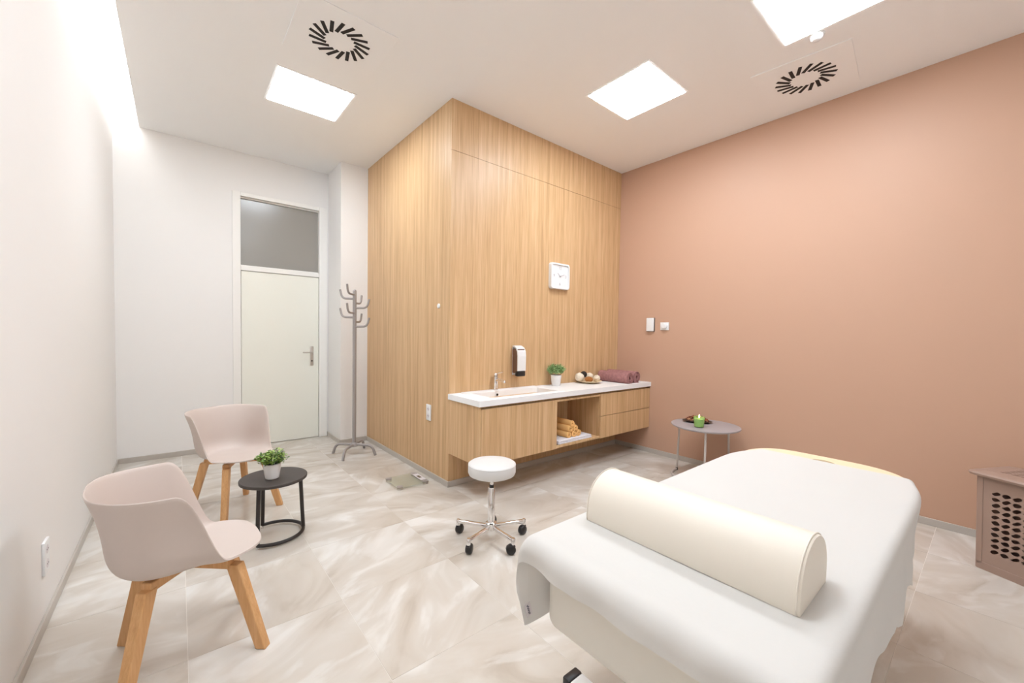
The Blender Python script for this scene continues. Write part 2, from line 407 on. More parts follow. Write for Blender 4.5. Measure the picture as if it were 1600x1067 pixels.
B().box(2.7235, 3.3685, FY+.004, FY+.0215, .304, .326, .001, 1).obj('shelf_edge', M_WOOD, cab)
B().box(2.7235, 3.3685, FY+.004, FY+.0295, .742, .762, .001, 1).obj('top_rail', M_WOOD, cab)
B().box(3.372, X1-.002, FY, FY+.02, .533, .762, .0012, 1).obj('drawer', M_WOOD, cab)
B().box(3.372, X1-.002, FY, FY+.02, .300, .528, .0012, 1).obj('drawer', M_WOOD, cab)

# countertop with built-in basin
CT = .833
def countertop():
    x0, x1, y0, y1, z0, z1 = XC-.012, X1-.001, 2.592, Y1-.001, .785, CT
    hx0, hx1, hy0, hy1 = 1.99, 2.80, 2.655, 2.985
    bm = bmesh.new()
    def ring(pts): return [bm.verts.new(p) for p in pts]
    O = ring([(x0, y0, z1), (x1, y0, z1), (x1, y1, z1), (x0, y1, z1)])
    D = ring([(x0, y0, z0), (x1, y0, z0), (x1, y1, z0), (x0, y1, z0)])
    rr = lambda a0, a1, b0, b1, r, z: [(x, y, z) for x, y in rrect(a0, a1, b0, b1, r, 5)]
    rings = [ring(rr(hx0-.05, hx1+.05, hy0-.035, hy1+.082, .03, z1)),
             ring(rr(hx0-.047, hx1+.047, hy0-.032, hy1+.079, .03, z1+.007)),
             ring(rr(hx0-.004, hx1+.004, hy0-.004, hy1+.004, .05, z1+.007)),
             ring(rr(hx0+.003, hx1-.003, hy0+.003, hy1-.003, .05, z1+.001)),
             ring(rr(hx0+.02, hx1-.02, hy0+.015, hy1-.010, .05, z1-.085)),
             ring(rr(hx0+.06, hx1-.06, hy0+.05, hy1-.04, .05, z1-.11))]
    n = len(rings[0])
    for a, b in zip(rings, rings[1:]):
        for k in range(n): bm.faces.new((a[k], a[(k+1) % n], b[(k+1) % n], b[k]))
    bm.faces.new(rings[-1])
    # top surface outside the rim (ring starts at +x+y corner)
    r0 = rings[0]; q = 6
    cs = [O[2], O[3], O[0], O[1]]
    for c in range(4):
        for k in range(q-1): bm.faces.new((cs[c], r0[c*q+k], r0[c*q+k+1]))
        bm.faces.new((cs[c], r0[c*q+q-1], r0[((c+1)*q) % n], cs[(c+1) % 4]))
    for k in range(4): bm.faces.new((O[k], O[(k+1) % 4], D[(k+1) % 4], D[k]))
    bmesh.ops.recalc_face_normals(bm, faces=bm.faces[:])
    me = bpy.data.meshes.new('slab'); bm.to_mesh(me); bm.free(); me.shade_smooth(); me.set_sharp_from_angle(angle=R(30)); me.materials.append(M_COUNTER)
    return me
ct = thing('countertop', (0, 0, 0), label='long white countertop with a built-in rectangular washbasin', category='countertop')
link('slab', countertop(), ct)
o = B().lathe([(.0105, -.002), (.0105, .002)], 20).obj('overflow_hole', M_BLADE, ct)
o.matrix_local = Matrix.Translation((2.30, 2.976, .800)) @ Matrix.Rotation(R(90), 4, 'X')
B().lathe([(.024, 0), (.024, .004), (.018, .006)], 20, (2.395, 2.82, CT-.1095)).obj('drain', M_CHROME, ct, 40)

fa = thing('faucet', (2.322, 3.035, CT+.007), label='chrome single-lever basin faucet', category='faucet')
B().lathe([(.026, 0), (.026, .004), (.021, .008), (.021, .10), (.0215, .128), (.015, .133)], 24).obj('body', M_CHROME, fa, 40)
B().tube(fillet([(0, 0, .085), (0, -.06, .10), (0, -.135, .088), (0, -.137, .075)], .02), .0125, 14).obj('spout', M_CHROME, fa, 60)
B().lathe([(.0215, .1335), (.0215, .150), (.016, .158)], 24).obj('cap', M_CHROME, fa, 40)
B().tube([(0, -.005, .153), (.01, -.05, .165), (.016, -.085, .172)], [.008, .007, .005], 10).obj('lever', M_CHROME, fa, 60)

# soap dispenser
sd = thing('soap_dispenser', (2.60, Y1, .955), label='white wall soap dispenser with brown tinted sides above the basin', category='dispenser')
cv = [(-.098, .055), (-.100, .20), (-.094, .245), (-.07, .283), (-.03, .300), (-.012, .302), (-.012, .292), (-.032, .290), (-.062, .275), (-.082, .243), (-.088, .20), (-.088, .055)]
B().prism(cv, -.052, .052, 'x').obj('cover', M_WPLAST, sd)
B().box(-.046, .046, -.086, -.004, .03, .27, .006, 2).obj('reservoir', M_SMOKE, sd, 40)
B().box(-.05, .05, -.100, -.052, 0, .053, .01, 3).obj('push_button', M_BPLAST, sd, 40)
B().box(-.044, .044, -.003, -.0005, .01, .29, .001, 1).obj('back_plate', M_WPLAST, sd)

# wall clock
ck = thing('wall_clock', (3.185, Y1, 2.002), label='white square wall clock with pale grey numerals on the oak wall', category='clock')
po = rrect(-.143, .143, -.138, .138, .03, 6); pi = rrect(-.125, .125, -.12, .12, .018, 6); n = len(po)
b = B(); vs = []
for pl, y in ((po, 0), (po, -.034), ([(x*.985, z*.985) for x, z in po], -.042), (pi, -.042), (pi, -.030)): vs += [(x, y, z) for x, z in pl]
b.add(vs, [(i*n+k, i*n+(k+1) % n, (i+1)*n+(k+1) % n, (i+1)*n+k) for i in range(4) for k in range(n)]+[tuple(range(n))])
b.obj('case', M_WPLAST, ck, 50)
B().prism(rrect(-.1245, .1245, -.1195, .1195, .017, 6), -.0305, -.028, 'y').obj('dial', M_WPLAST, ck)
RX = Matrix.Rotation(R(90), 4, 'X')
for s_, x, z in (('12', 0, .085), ('3', .09, 0), ('6', 0, -.085), ('9', -.09, 0)):
    text('numeral', s_, .045, M_PRINT, ck, Matrix.Translation((x, -.0312, z)) @ RX)
for ln, an, wd in ((.05, 52, .0035), (.068, -72, .0028)):
    o = B().box(-wd, wd, -.034, -.033, -.012, ln).obj('hand', M_PRINT, ck); o.matrix_local = Matrix.Rotation(R(-an), 4, 'Y')
o = B().lathe([(.006, 0), (.006, .004)], 16).obj('hub', M_PRINT, ck); o.matrix_local = Matrix.Translation((0, -.0325, 0)) @ RX

# wall fittings
t = thing('wall_sensor', (X1, 2.613, 1.508), label='tall white thermostat box on the pink wall near the oak corner', category='thermostat')
B().box(-.03, -.006, -.046, .046, -.078, .078, .006, 3).obj('cover', M_WPLAST, t, 40)
B().box(-.0055, 0, -.05, .05, -.08, .08, .002, 1).obj('back_plate', M_BPLAST, t)
t = thing('light_switch', (X1, 2.437, 1.488), label='small square white wall switch with a round knob on the pink wall', category='switch')
B().box(-.012, 0, -.052, .052, -.045, .045, .003, 2).obj('plate', M_WPLAST, t, 40)
o = B().lathe([(.03, 0), (.029, .022), (.024, .027), (.001, .028)], 28).obj('knob', M_WPLAST, t, 40)
o.matrix_local = Matrix.Translation((-.012, -.006, 0)) @ Matrix.Rotation(R(-90), 4, 'Y')

def socket(name, loc, rz, lab, n, w_=.085):
    t = thing(name, loc, rz, label=lab, category='socket')
    hh = .0725*n/2+.003 if n > 1 else .045
    B().box(-.011, 0, -w_/2, w_/2, -hh, hh, .003, 2).obj('plate', M_WPLAST, t, 40)
    for k in range(n):
        z = (k-(n-1)/2)*.066
        o = B().lathe([(.021, 0), (.0205, -.0008), (.019, .0006)], 24).obj('insert', M_TAG, t)
        o.matrix_local = Matrix.Translation((-.0112, 0, z)) @ Matrix.Rotation(R(-90), 4, 'Y')
        for s_ in (-1, 1):
            p = B().lathe([(.0032, 0), (.0032, .0006)], 10).obj('pin_hole', M_BLADE, o); p.matrix_local = Matrix.Translation((0, s_*.0095, .0006))
    return t
socket('power_socket', (XC, 3.437, .612), 0, 'white double power socket on the oak partition side', 2)
socket('power_socket', (X0, 2.755, .312), math.pi, 'white double power socket low on the left wall beside the near chair', 2, .09)
t = thing('wall_button', (XC, 3.27, 1.615), label='tiny round white button on the oak partition side', category='button')
o = B().lathe([(.022, 0), (.022, .006), (.017, .011), (.001, .012)], 24).obj('cap', M_WPLAST, t, 40); o.matrix_local = Matrix.Rotation(R(-90), 4, 'Y')

# ------------------------------------------------------------------ plants
def leaf_cloud(seed, nstem, hgt_, spread, nleaf, ll, lw, up_=.4):
    rnd = random.Random(seed); b = B()
    for s in range(nstem):
        a = rnd.uniform(0, 6.283); q = math.sqrt(rnd.random()); tip = Vector((math.cos(a)*spread*q, math.sin(a)*spread*q, hgt_*(1-.38*q*q)*rnd.uniform(.72, 1.05)))
        base = Vector((math.cos(a)*.025*q, math.sin(a)*.025*q, -.01))
        for k in range(nleaf):
            t = .35+.65*(k+rnd.random())/nleaf
            p = base.lerp(tip, t)+Vector((math.cos(a), math.sin(a), 0))*.015*math.sin(t*3)
            an = rnd.uniform(0, 6.283); dr = Vector((math.cos(an), math.sin(an), rnd.uniform(-.2, .9)*up_*2)).normalized()
            sd_ = dr.cross(Vector((rnd.uniform(-.4, .4), rnd.uniform(-.4, .4), 1))).normalized(); l = ll*rnd.uniform(.7, 1.2); w2 = lw*rnd.uniform(.8, 1.1)
            nn = dr.cross(sd_)*.12*l
            b.add([p, p+dr*l*.35+sd_*w2-nn, p+dr*l*.75+sd_*w2*.8-nn, p+dr*l, p+dr*l*.75-sd_*w2*.8-nn, p+dr*l*.35-sd_*w2-nn, p+dr*l*.5],
                  [(0, 1, 6), (1, 2, 6), (2, 3, 6), (3, 4, 6), (4, 5, 6), (5, 0, 6)])
    return b
def stems(seed, nstem, hgt_, spread):
    rnd = random.Random(seed); b = B()
    for s in range(nstem):
        a = rnd.uniform(0, 6.283); q = math.sqrt(rnd.random())
        b.tube([(math.cos(a)*.02*q, math.sin(a)*.02*q, -.03), (math.cos(a)*spread*q*.9, math.sin(a)*spread*q*.9, hgt_*.8*(1-.38*q*q))], .0009, 4)
    return b
pl = thing('potted_plant', (.468, 3.0, .401), label='leafy green artificial plant in a ribbed white pot on the black side table', category='plant')
prof = [(.036, 0), (.039, .002)]
for k in range(12): z = .006+k*.0045; prof += [(.0395+k*.0007, z), (.0408+k*.0007, z+.0022)]
prof += [(.0495, .065), (.0515, .098), (.0485, .0985), (.047, .085)]
B().lathe(prof, 36).obj('pot', M_CERAM, pl, 60)
B().lathe([(.046, .084), (.001, .088)], 24).obj('soil', M_SOIL, pl)
o = leaf_cloud(3, 110, .098, .092, 8, .017, .0065).obj('foliage', M_LEAF, pl, kind='stuff'); o.location.z = .088
o = stems(3, 40, .085, .07).obj('stems', M_SOIL, pl, kind='stuff'); o.location.z = .09
pl = thing('potted_plant', (3.09, 2.985, CT), label='small round grassy plant in a smooth white pot on the countertop', category='plant')
B().lathe([(.042, 0), (.045, .003), (.058, .112), (.054, .112), (.052, .10)], 32).obj('pot', M_CERAM, pl, 60)
B().lathe([(.0515, .099), (.001, .103)], 24).obj('soil', M_SOIL, pl)
o = leaf_cloud(5, 190, .125, .094, 9, .022, .0030, .8).obj('foliage', M_GRASS, pl, kind='stuff'); o.location.z = .103

# ------------------------------------------------------------------ plate of wicker balls
t = thing('serving_plate', (3.568, 2.932, CT), label='shallow bamboo plate on the countertop', category='plate')
B().lathe([(.001, .0), (.075, .0), (.085, .008), (.128, .022), (.142, .026), (.142, .030), (.126, .028), (.082, .014), (.001, .010)], 40, cap=False).obj('dish', M_PLATE, t, 50)
def wicker(x, y, r, mat, lab, z=None, sq=(1, 1, 1)):
    z = CT+.0145+r*sq[2] if z is None else z
    t = thing('wicker_ball', (x, y, z), label=lab, category='ball', group='wicker balls on the bamboo plate')
    B().ball((0, 0, 0), r*.94, 20, 12, sq).obj('core', mat, t, 180)
    rnd = random.Random(int(x*1000))
    for k in range(9):
        m = Matrix.Rotation(rnd.uniform(0, 6), 3, 'Z') @ Matrix.Rotation(rnd.uniform(0, 3.1), 3, 'X')
        pts = [m @ Vector((math.cos(a*math.pi/12)*r*.95, math.sin(a*math.pi/12)*r*.95, 0)) for a in range(24)]
        B().tube([(p.x*sq[0], p.y*sq[1], p.z*sq[2]) for p in pts], r*.07, 5, True).obj('strand', mat, t, 180)
wicker(3.468, 2.985, .052, M_WICKW, 'large white wicker ball at the left of the bamboo plate')
wicker(3.548, 2.992, .036, M_WICKB, 'black wicker ball resting behind the others on the plate', CT+.094)
wicker(3.510, 2.885, .041, M_WICKO, 'brown wicker ball at the front of the plate', sq=(1.15, 1, .8))
wicker(3.640, 2.985, .047, M_WICKW, 'white wicker ball at the back right of the plate')
wicker(3.652, 2.890, .039, M_WICKW, 'small white wicker ball at the right rim of the plate')

# ------------------------------------------------------------------ rolled towels
def roll_mesh(r, ln, turns, th, wob=.0):
    """a spiral of cloth, axis along +Y from 0 to ln"""
    n = int(turns*22); prof = []
    for k in range(n+1):
        a = k/22*2*math.pi; rr_ = r*(.18+.82*k/n); rr_ = min(rr_, r)
        prof.append((a, rr_))
    vs = []; fs = []
    ys = [0, .012, ln-.012, ln]
    for j, y in enumerate(ys):
        for a, q in prof:
            e = .0 if j in (1, 2) else -.002
            vs.append(((q+e)*math.cos(a), y, (q+e)*math.sin(a)))
    m = n+1
    for j in range(3):
        for k in range(n): fs.append((j*m+k, j*m+k+1, (j+1)*m+k+1, (j+1)*m+k))
    me = bpy.data.meshes.new('roll'); me.from_pydata(vs, [], fs); me.shade_smooth()
    return me
def rolled(name, loc, rz, r, ln, turns, mat, lab, group, spin=0, me=None):
    t = thing(name, loc, rz, label=lab, category='towel', group=group)
    me = me or roll_mesh(r, ln, turns, 0)
    if not me.materials: me.materials.append(mat)
    o = link('roll', me, t); o.rotation_euler.y = spin
    sm = o.modifiers.new('thick', 'SOLIDIFY'); sm.thickness = r*.82/turns*.78; sm.offset = -1
    core_ = B().lathe([(r*.93, .02), (r*.93, ln-.02)], 20).obj('core', mat, t); core_.rotation_euler.x = R(-90)
    return me
rolled('rolled_towel', (3.915, 2.63, CT+.064), R(1), .063, .40, 3.2, M_PURPLE, 'left of the two rolled plum towels on the countertop', 'rolled plum towels', .6)
rolled('rolled_towel', (4.075, 2.645, CT+.064), R(-1), .063, .40, 3.2, M_PURPLE, 'right rolled plum towel on the countertop, next to the pink wall', 'rolled plum towels', 2.2)

ft = thing('folded_towel', (3.015, 2.80, .3262), label='white folded towel lying in the open cubby', category='towel')
for k in range(3):
    B().box(-.245+.002*k, .245-.003*k, -.178+.002*k, .19, .0006+k*.011, .0106+k*.011, .0048, 3).obj('fold', M_WTOWEL, ft, 60)
zt = .3262+.0335
rm = None; rr_ = .029
words = {(0, 0): 'bottom left', (0, 1): 'bottom middle', (0, 2): 'bottom right', (1, 0): 'middle row left', (1, 1): 'middle row right', (2, 0): 'single topmost'}
for (row, i), wd in words.items():
    x = 2.955+.074*i+.037*row*.9 - .01*row; z = zt+.0295+row*.053
    rm = rolled('rolled_towel', (x, 2.66, z), R(2-random.random()*4), rr_, .27, 2.1, M_ORANGE, wd+' apricot rolled towel of the pyramid in the cubby', 'apricot towels in the cubby', random.random()*6, rm)

# ------------------------------------------------------------------ coat rack
cr = thing('coat_rack', (1.507, 4.554, 0), label='grey metal coat stand with curved hooks beside the oak partition', category='coat rack')
B().tube([(0, 0, .10), (0, 0, 1.815)], .0205, 16).obj('pole', M_GREYMET, cr, 60)
B().ball((0, 0, 1.815), .0205, 12, 8).obj('cap', M_GREYMET, cr, 180)
B().lathe([(.04, .092), (.042, .105), (.034, .128), (.022, .135)], 20).obj('hub', M_GREYMET, cr, 50)
for a in (45, 135, 225, 315):
    ca, sa = math.cos(R(a)), math.sin(R(a))
    B().tube(fillet([(0, 0, .112), (ca*.21, sa*.21, .108), (ca*.247, sa*.247, .0)], .06, 8), .0145, 12).obj('leg', M_GREYMET, cr, 60)
for k, (a, z) in enumerate(((225, 1.775), (135, 1.733), (45, 1.685), (-45, 1.630), (225, 1.572), (135, 1.527), (45, 1.477), (-45, 1.425))):
    ca, sa = math.cos(R(a)), math.sin(R(a)); L_ = .168
    B().tube(fillet([(0, 0, z), (ca*L_*.86, sa*L_*.86, z+.004), (ca*L_, sa*L_, z+.10)], .06, 8), .0112, 10).obj('hook', M_GREYMET, cr, 60)

# ------------------------------------------------------------------ bathroom scale
sc = thing('bathroom_scale', (1.602, 3.405, 0), R(-1), label='glass bathroom scale on the floor by the oak partition', category='scale')
B().prism(rrect(-.15, .15, -.15, .15, .02), .017, .024).obj('glass_top', M_GLASS, sc)
for sx in (-1, 1):
    for sy in (-1, 1):
        f_ = B().lathe([(.024, 0), (.026, .0165)], 24, (sx*.122, sy*.122, 0)).obj('foot', M_STEEL, sc, 40)
        B().lathe([(.029, .0242), (.028, .026), (.001, .027)], 24, (sx*.122, sy*.122, 0)).obj('sensor_cap', M_GREYMET, f_, 40)
dp = B().box(.095, .148, -.092, .092, .0242, .0262, .0008, 1).obj('display_strip', M_TAG, sc)
B().box(.108, .134, -.030, .034, .0263, .0270).obj('screen', M_LCD, dp)

# ------------------------------------------------------------------ rolling stool
so = thing('stool', (1.597, 2.113, 0), R(53), label='round white swivel stool on a chrome five-castor base', category='stool')
st_z = .435
B().lathe([(.001, st_z), (.14, st_z), (.152, st_z+.006), (.158, st_z+.02), (.158, st_z+.062), (.154, st_z+.074), (.146, st_z+.080), (.08, st_z+.086), (.001, st_z+.087)], 56).obj('seat', M_LEATHER, so, 40)
B().tube([(.1555*math.cos(a*math.pi/32), .1555*math.sin(a*math.pi/32), st_z+.071) for a in range(64)], .0022, 6, True).obj('piping', M_LEATHER, so, 180)
B().lathe([(.10, st_z-.008), (.10, st_z)], 32).obj('seat_plate', M_BPLAST, so)
B().lathe([(.011, .34), (.011, st_z-.006)], 16).obj('gas_lift', M_CHROME, so, 60)
B().lathe([(.016, .345), (.0145, .366)], 16).obj('collar', M_BPLAST, so, 60)
B().lathe([(.024, .075), (.024, .345), (.021, .35)], 24).obj('column', M_CHROME, so, 40)
B().lathe([(.034, .066), (.038, .074), (.037, .112), (.028, .118)], 24).obj('hub', M_CHROME, so, 40)
for k in range(5):
    a = R(72*k); m = Matrix.Rotation(a, 4, 'Z')
    ar = B().box(.02, .235, -.0125, .0125, .074, .098, .008, 3, m).obj('arm', M_CHROME, so, 50)
    B().lathe([(.0135, .062), (.0135, .096), (.010, .101)], 16, (math.cos(a)*.235, math.sin(a)*.235, 0)).obj('arm_end', M_CHROME, ar, 40)
    ca = link('castor', None, so); ca.location = (math.cos(a)*.235, math.sin(a)*.235, 0); ca.rotation_euler.z = a+R((40, 75, 20, 60, 30)[k])
    for s_ in (-1, 1):
        o = B().lathe([(.024, -.001), (.0305, .003), (.0305, .016), (.026, .021), (.001, .022)] if s_ > 0 else [(.001, -.022), (.026, -.021), (.0305, -.016), (.0305, -.003), (.024, .001)], 24).obj('wheel', M_BPLAST, ca, 50)
        o.matrix_local = Matrix.Translation((-.014, s_*.003, .0307)) @ RX
    B().prism([(-.046, .034), (-.040, .052), (-.022, .063), (.008, .063), (.014, .052), (.004, .040), (-.008, .030)], -.010, .010, 'y').obj('fork', M_BPLAST, ca)

# ------------------------------------------------------------------ side tables
def arc(r, a0, a1, z, n=40): return [(r*math.cos(R(a0+(a1-a0)*k/n)), r*math.sin(R(a0+(a1-a0)*k/n)), z) for k in range(n+1)]
bt = thing('side_table', (.483, 3.03, 0), label='round black side table with three legs and an open floor ring', category='side table')
B().lathe([(.001, .379), (.190, .379), (.196, .382), (.197, .397), (.194, .400), (.001, .400)], 64).obj('top', M_BLACKTOP, bt, 40)
ra = [(-.100, -.115), (-.040, .152), (.187, -.03)]
ar_ = [math.degrees(math.atan2(y, x)) for x, y in ra]; rad = .172
for a in ar_:
    c_, s_ = math.cos(R(a)), math.sin(R(a))
    B().tube([(c_*.155, s_*.155, .3785), (c_*rad, s_*rad, .022)], .0122, 12).obj('leg', M_BLACK, bt, 60)
    B().lathe([(.009, 0), (.009, .005), (.005, .006), (.005, .012)], 14, (c_*rad, s_*rad, 0)).obj('foot', M_CHROME, bt, 40)
B().tube(arc(rad, ar_[0], ar_[1]-0 if ar_[1] > ar_[0] else ar_[1]+360, .022, 48), .0112, 10).obj('floor_ring', M_BLACK, bt, 60)

gt = thing('side_table', (3.93, 1.785, 0), label='round grey side table with slim legs against the pink wall', category='side table')
B().lathe([(.001, .498), (.288, .498), (.304, .506), (.308, .513), (.306, .519), (.300, .520), (.001, .520)], 72).obj('top', M_TABLEG, gt, 40)
ga = [math.degrees(math.atan2(.295, .02)), math.degrees(math.atan2(-.13, -.27))+360, math.degrees(math.atan2(-.125, .25))+360]
for a in ga:
    c_, s_ = math.cos(R(a)), math.sin(R(a))
    B().tube([(c_*.268, s_*.268, .4975), (c_*.285, s_*.285, .014)], .0095, 12).obj('leg', M_PALEMET, gt, 60)
    B().lathe([(.012, .0005), (.012, .022), (.010, .026)], 14, (c_*.285, s_*.285, 0)).obj('foot', M_BLACK, gt, 40)
B().tube(arc(.285, ga[0], ga[2], .0115, 60), .0105, 10).obj('floor_ring', M_PALEMET, gt, 60)

tr = thing('tray', (3.985, 1.89, .5205), R(-62), label='dark oval tray of dried petals on the grey side table', category='tray')
b = B(); b.lathe([(.001, .0), (.085, .0), (.112, .014), (.116, .016), (.110, .017), (.083, .005), (.001, .004)], 40, cap=False)
b.v = [(x*1.2, y*.78, z) for x, y, z in b.v]; b.obj('dish', M_TRAY, tr, 50)
b = B(); rnd = random.Random(4)
for k in range(320):
    a = rnd.uniform(0, 6.283); q = math.sqrt(rnd.random())*.9; p = Vector((math.cos(a)*q*.112, math.sin(a)*q*.07, .008+.045*(1-q*q)+rnd.uniform(0, .014)))
    u_ = Vector((rnd.uniform(-1, 1), rnd.uniform(-1, 1), rnd.uniform(-.6, .6))).normalized()*.012; v_ = u_.orthogonal().normalized()*.008
    b.add([p-u_, p+v_, p+u_, p-v_, p+u_.cross(v_).normalized()*.004], [(0, 1, 4), (1, 2, 4), (2, 3, 4), (3, 0, 4)])
M_PET2 = leafmat('dry_petals', srgb(84, 40, 28), srgb(150, 82, 52), srgb(214, 168, 124))
b.obj('dried_petals', M_PET2, tr, kind='stuff')
cn = thing('candle', (3.775, 1.772, .5205), label='lit green candle in a clear tumbler on the grey side table', category='candle')
B().lathe([(.038, 0), (.042, .004), (.051, .098), (.048, .098), (.0405, .008), (.001, .007)], 32).obj('tumbler', M_GREENG, cn, 50)
B().lathe([(.039, .009), (.0465, .080), (.001, .078)], 32).obj('wax', M_GREEN, cn, 50)
B().tube([(0, 0, .078), (.001, 0, .088)], .001, 6).obj('wick', M_BLADE, cn)
B().lathe([(.001, .086), (.0065, .095), (.006, .104), (.002, .116), (.0005, .122)], 14).obj('flame', M_FLAME, cn, 180)

# ------------------------------------------------------------------ tub chairs
def shell_mesh():
    nt, sec = 104, 16; vs = [(0, 0, .414)]; fs = []
    def sup(a, ax_, by, n_):
        c_, s_ = math.cos(a), math.sin(a)
        return ax_*math.copysign(abs(c_)**(2/n_), c_), by*math.copysign(abs(s_)**(2/n_), s_)
    for k in range(nt):
        a = 2*math.pi*k/nt; ph = abs(math.degrees(a if a <= math.pi else a-2*math.pi)); c_ = math.cos(a)
        rx0 = sup(a, .262 if c_ > 0 else .297, .24, 2.7)[0]
        rise = smooth(.116, -.035, rx0)
        hr = .434-.010*(1-smooth(0, 45, ph))+rise*.316+.008*smooth(100, 165, ph)
        bx, by = sup(a, .215 if c_ > 0 else .240, .212, 2.5)
        rx, ry = sup(a, .262 if c_ > 0 else .297, .222+.043*rise, 2.7)
        zb = .424-.014*smooth(.05, -.2, bx)
        Cc = Vector((0, 0, .414)); Bp = Vector((bx, by, zb)); P = Vector((rx, ry, hr)); w_ = (P-Bp).length
        Q1 = Cc.lerp(Bp, .68); q = min(.95, .13/w_)
        def wall(s):  # s 0..1 from B to P with outward flare
            e = s**2.3
            return Vector((Bp.x+(P.x-Bp.x)*e, Bp.y+(P.y-Bp.y)*e, Bp.z+(P.z-Bp.z)*s)) if w_ > .1 else Bp.lerp(P, s)
        Q2 = wall(q)
        for i in range(1, sec+1):
            if i <= 4: p = Cc.lerp(Q1, i/4)
            elif i <= 10: t = (i-4)/6; p = Q1*(1-t)**2+Bp*2*t*(1-t)+Q2*t*t
            else: p = wall(q+(1-q)*(i-10)/6)
            vs.append(p[:])
    for k in range(nt):
        k2 = (k+1) % nt; fs.append((0, 1+k*sec, 1+k2*sec))
        for i in range(sec-1): fs.append((1+k*sec+i, 1+k*sec+i+1, 1+k2*sec+i+1, 1+k2*sec+i))
    me = bpy.data.meshes.new('shell'); me.from_pydata(vs, [], fs); me.shade_smooth(); me.materials.append(M_SHELL); return me
def skew_leg(top, foot, wa, wb, ta, name, parent):
    """square section leg between two points, cut level at the floor"""
    u_ = Vector((math.cos(ta), math.sin(ta), 0)); v_ = Vector((-math.sin(ta), math.cos(ta), 0)); vs = []
    for p, k in ((foot, .86), (top, 1)):
        for a, c_ in ((-1, -1), (1, -1), (1, 1), (-1, 1)): vs.append(Vector(p)+u_*a*wa*k/2+v_*c_*wb*k/2)
    b = B(); b.add(vs, [(3, 2, 1, 0), (4, 5, 6, 7)]+[(i, (i+1) % 4, 4+(i+1) % 4, 4+i) for i in range(4)])
    o = b.obj(name, M_LEG, parent)
    bv = o.modifiers.new('round', 'BEVEL'); bv.width = .004; bv.segments = 2
    return o
def make_chair(loc, rz, lab):
    t = thing('tub_chair', loc, rz, label=lab, category='chair', group='rose plastic tub chairs')
    o = link('shell', shell_mesh(), t)
    m = o.modifiers.new('thick', 'SOLIDIFY'); m.thickness = .008; m.offset = -1
    m = o.modifiers.new('sub', 'SUBSURF'); m.levels = 1; m.render_levels = 1
    for sx, sy in ((-1, 1), (-1, -1), (1, -1), (1, 1)):
        a = math.atan2(sy, sx)
        lg = skew_leg((.148 if sx > 0 else -.13, sy*.135, .372), (.237 if sx > 0 else -.20, sy*.203, .0), .052, .042, a, 'leg', t)
    for s_ in (1, -1):
        m4 = Matrix.Rotation(R(45*s_), 4, 'Z')
        z0, z1 = (.358, .396) if s_ > 0 else (.359, .395)
        B().box(-.19, .19, -.021, .021, z0, z1, .003, 1, m4).obj('cross_brace', M_LEG, t)
    return t
ch = make_chair((.025, 2.17, 0), R(3), 'rose tub chair on wooden legs nearest to the viewpoint, by the left wall')
ch2 = copy_tree(ch); ch2.location = (.325, 3.69, 0); ch2.rotation_euler.z = R(-66)
ch2['label'] = 'rose tub chair on wooden legs further back, in front of the door'

# ------------------------------------------------------------------ massage bed
bd = thing('massage_bed', (0, 0, 0), label='cream upholstered massage bed with a face hole at its far end', category='bed')
BX0, BX1, BY0, BY1, BZ = .875, 2.835, .205, .955, .700
def bed_outline(ins=0):
    out = []
    xa, xb, ya, yb = BX0+ins, BX1-ins, BY0+ins, BY1-ins
    for cx, cy, ax_, ay, a0 in ((xb-.32, yb-.24, .32, .24, 0), (xa+.06, yb-.06, .06, .06, 90), (xa+.06, ya+.06, .06, .06, 180), (xb-.34, ya+.30, .34, .30, 270)):
        for k in range(13):
            a = R(a0+90*k/12); c_, s_ = math.cos(a), math.sin(a)
            e = 2/2.6; out.append((cx+ax_*math.copysign(abs(c_)**e, c_), cy+ay*math.copysign(abs(s_)**e, s_)))
    return out
def cushion(z0, z1, rad_):
    b = B(); rings = []
    for k in range(5): a = R(90*k/4); rings.append((rad_*(1-math.sin(a)), z0+rad_*(1-math.cos(a))))
    for k in range(5): a = R(90*k/4); rings.append((rad_*(1-math.cos(a)), z1-rad_*(1-math.sin(a))))
    n = len(bed_outline()); vs = []
    for ins, z in rings: vs += [(x, y, z) for x, y in bed_outline(ins)]
    fs = [(i*n+k, i*n+(k+1) % n, (i+1)*n+(k+1) % n, (i+1)*n+k) for i in range(len(rings)-1) for k in range(n)]
    fs += [tuple(range(n-1, -1, -1)), tuple((len(rings)-1)*n+k for k in range(n))]
    return b.add(vs, fs)
mt = cushion(.625, BZ, .028).obj('mattress', M_CREAM, bd)
hole = B().lathe([(.088, .55), (.088, .75)], 40); hole.v = [(x*1.0+2.64, y*.75+.585, z) for x, y, z in hole.v]
ho = hole.obj('hole_cutter', M_CREAM)
bo = mt.modifiers.new('hole', 'BOOLEAN'); bo.object = ho; bo.operation = 'DIFFERENCE'; bo.solver = 'EXACT'
dg = bpy.context.evaluated_depsgraph_get(); me2 = bpy.data.meshes.new_from_object(mt.evaluated_get(dg)); mt.modifiers.clear(); mt.data = me2
bpy.data.objects.remove(ho)
me2.shade_smooth(); me2.set_sharp_from_angle(angle=R(40))
B().box(BX0+.07, 2.35, BY0+.02, BY1-.003, .375, .6245, .05, 5).obj('base_cushion', M_CREAM2, bd, 40)
B().box(2.36, 2.75, BY0+.1, BY1-.1, .575, .6245, .01, 2).obj('head_support', M_WPLAST, bd, 40)
B().box(1.28, 2.25, .36, .80, .045, .374, .03, 3).obj('pedestal', M_CREAM2, bd, 40)
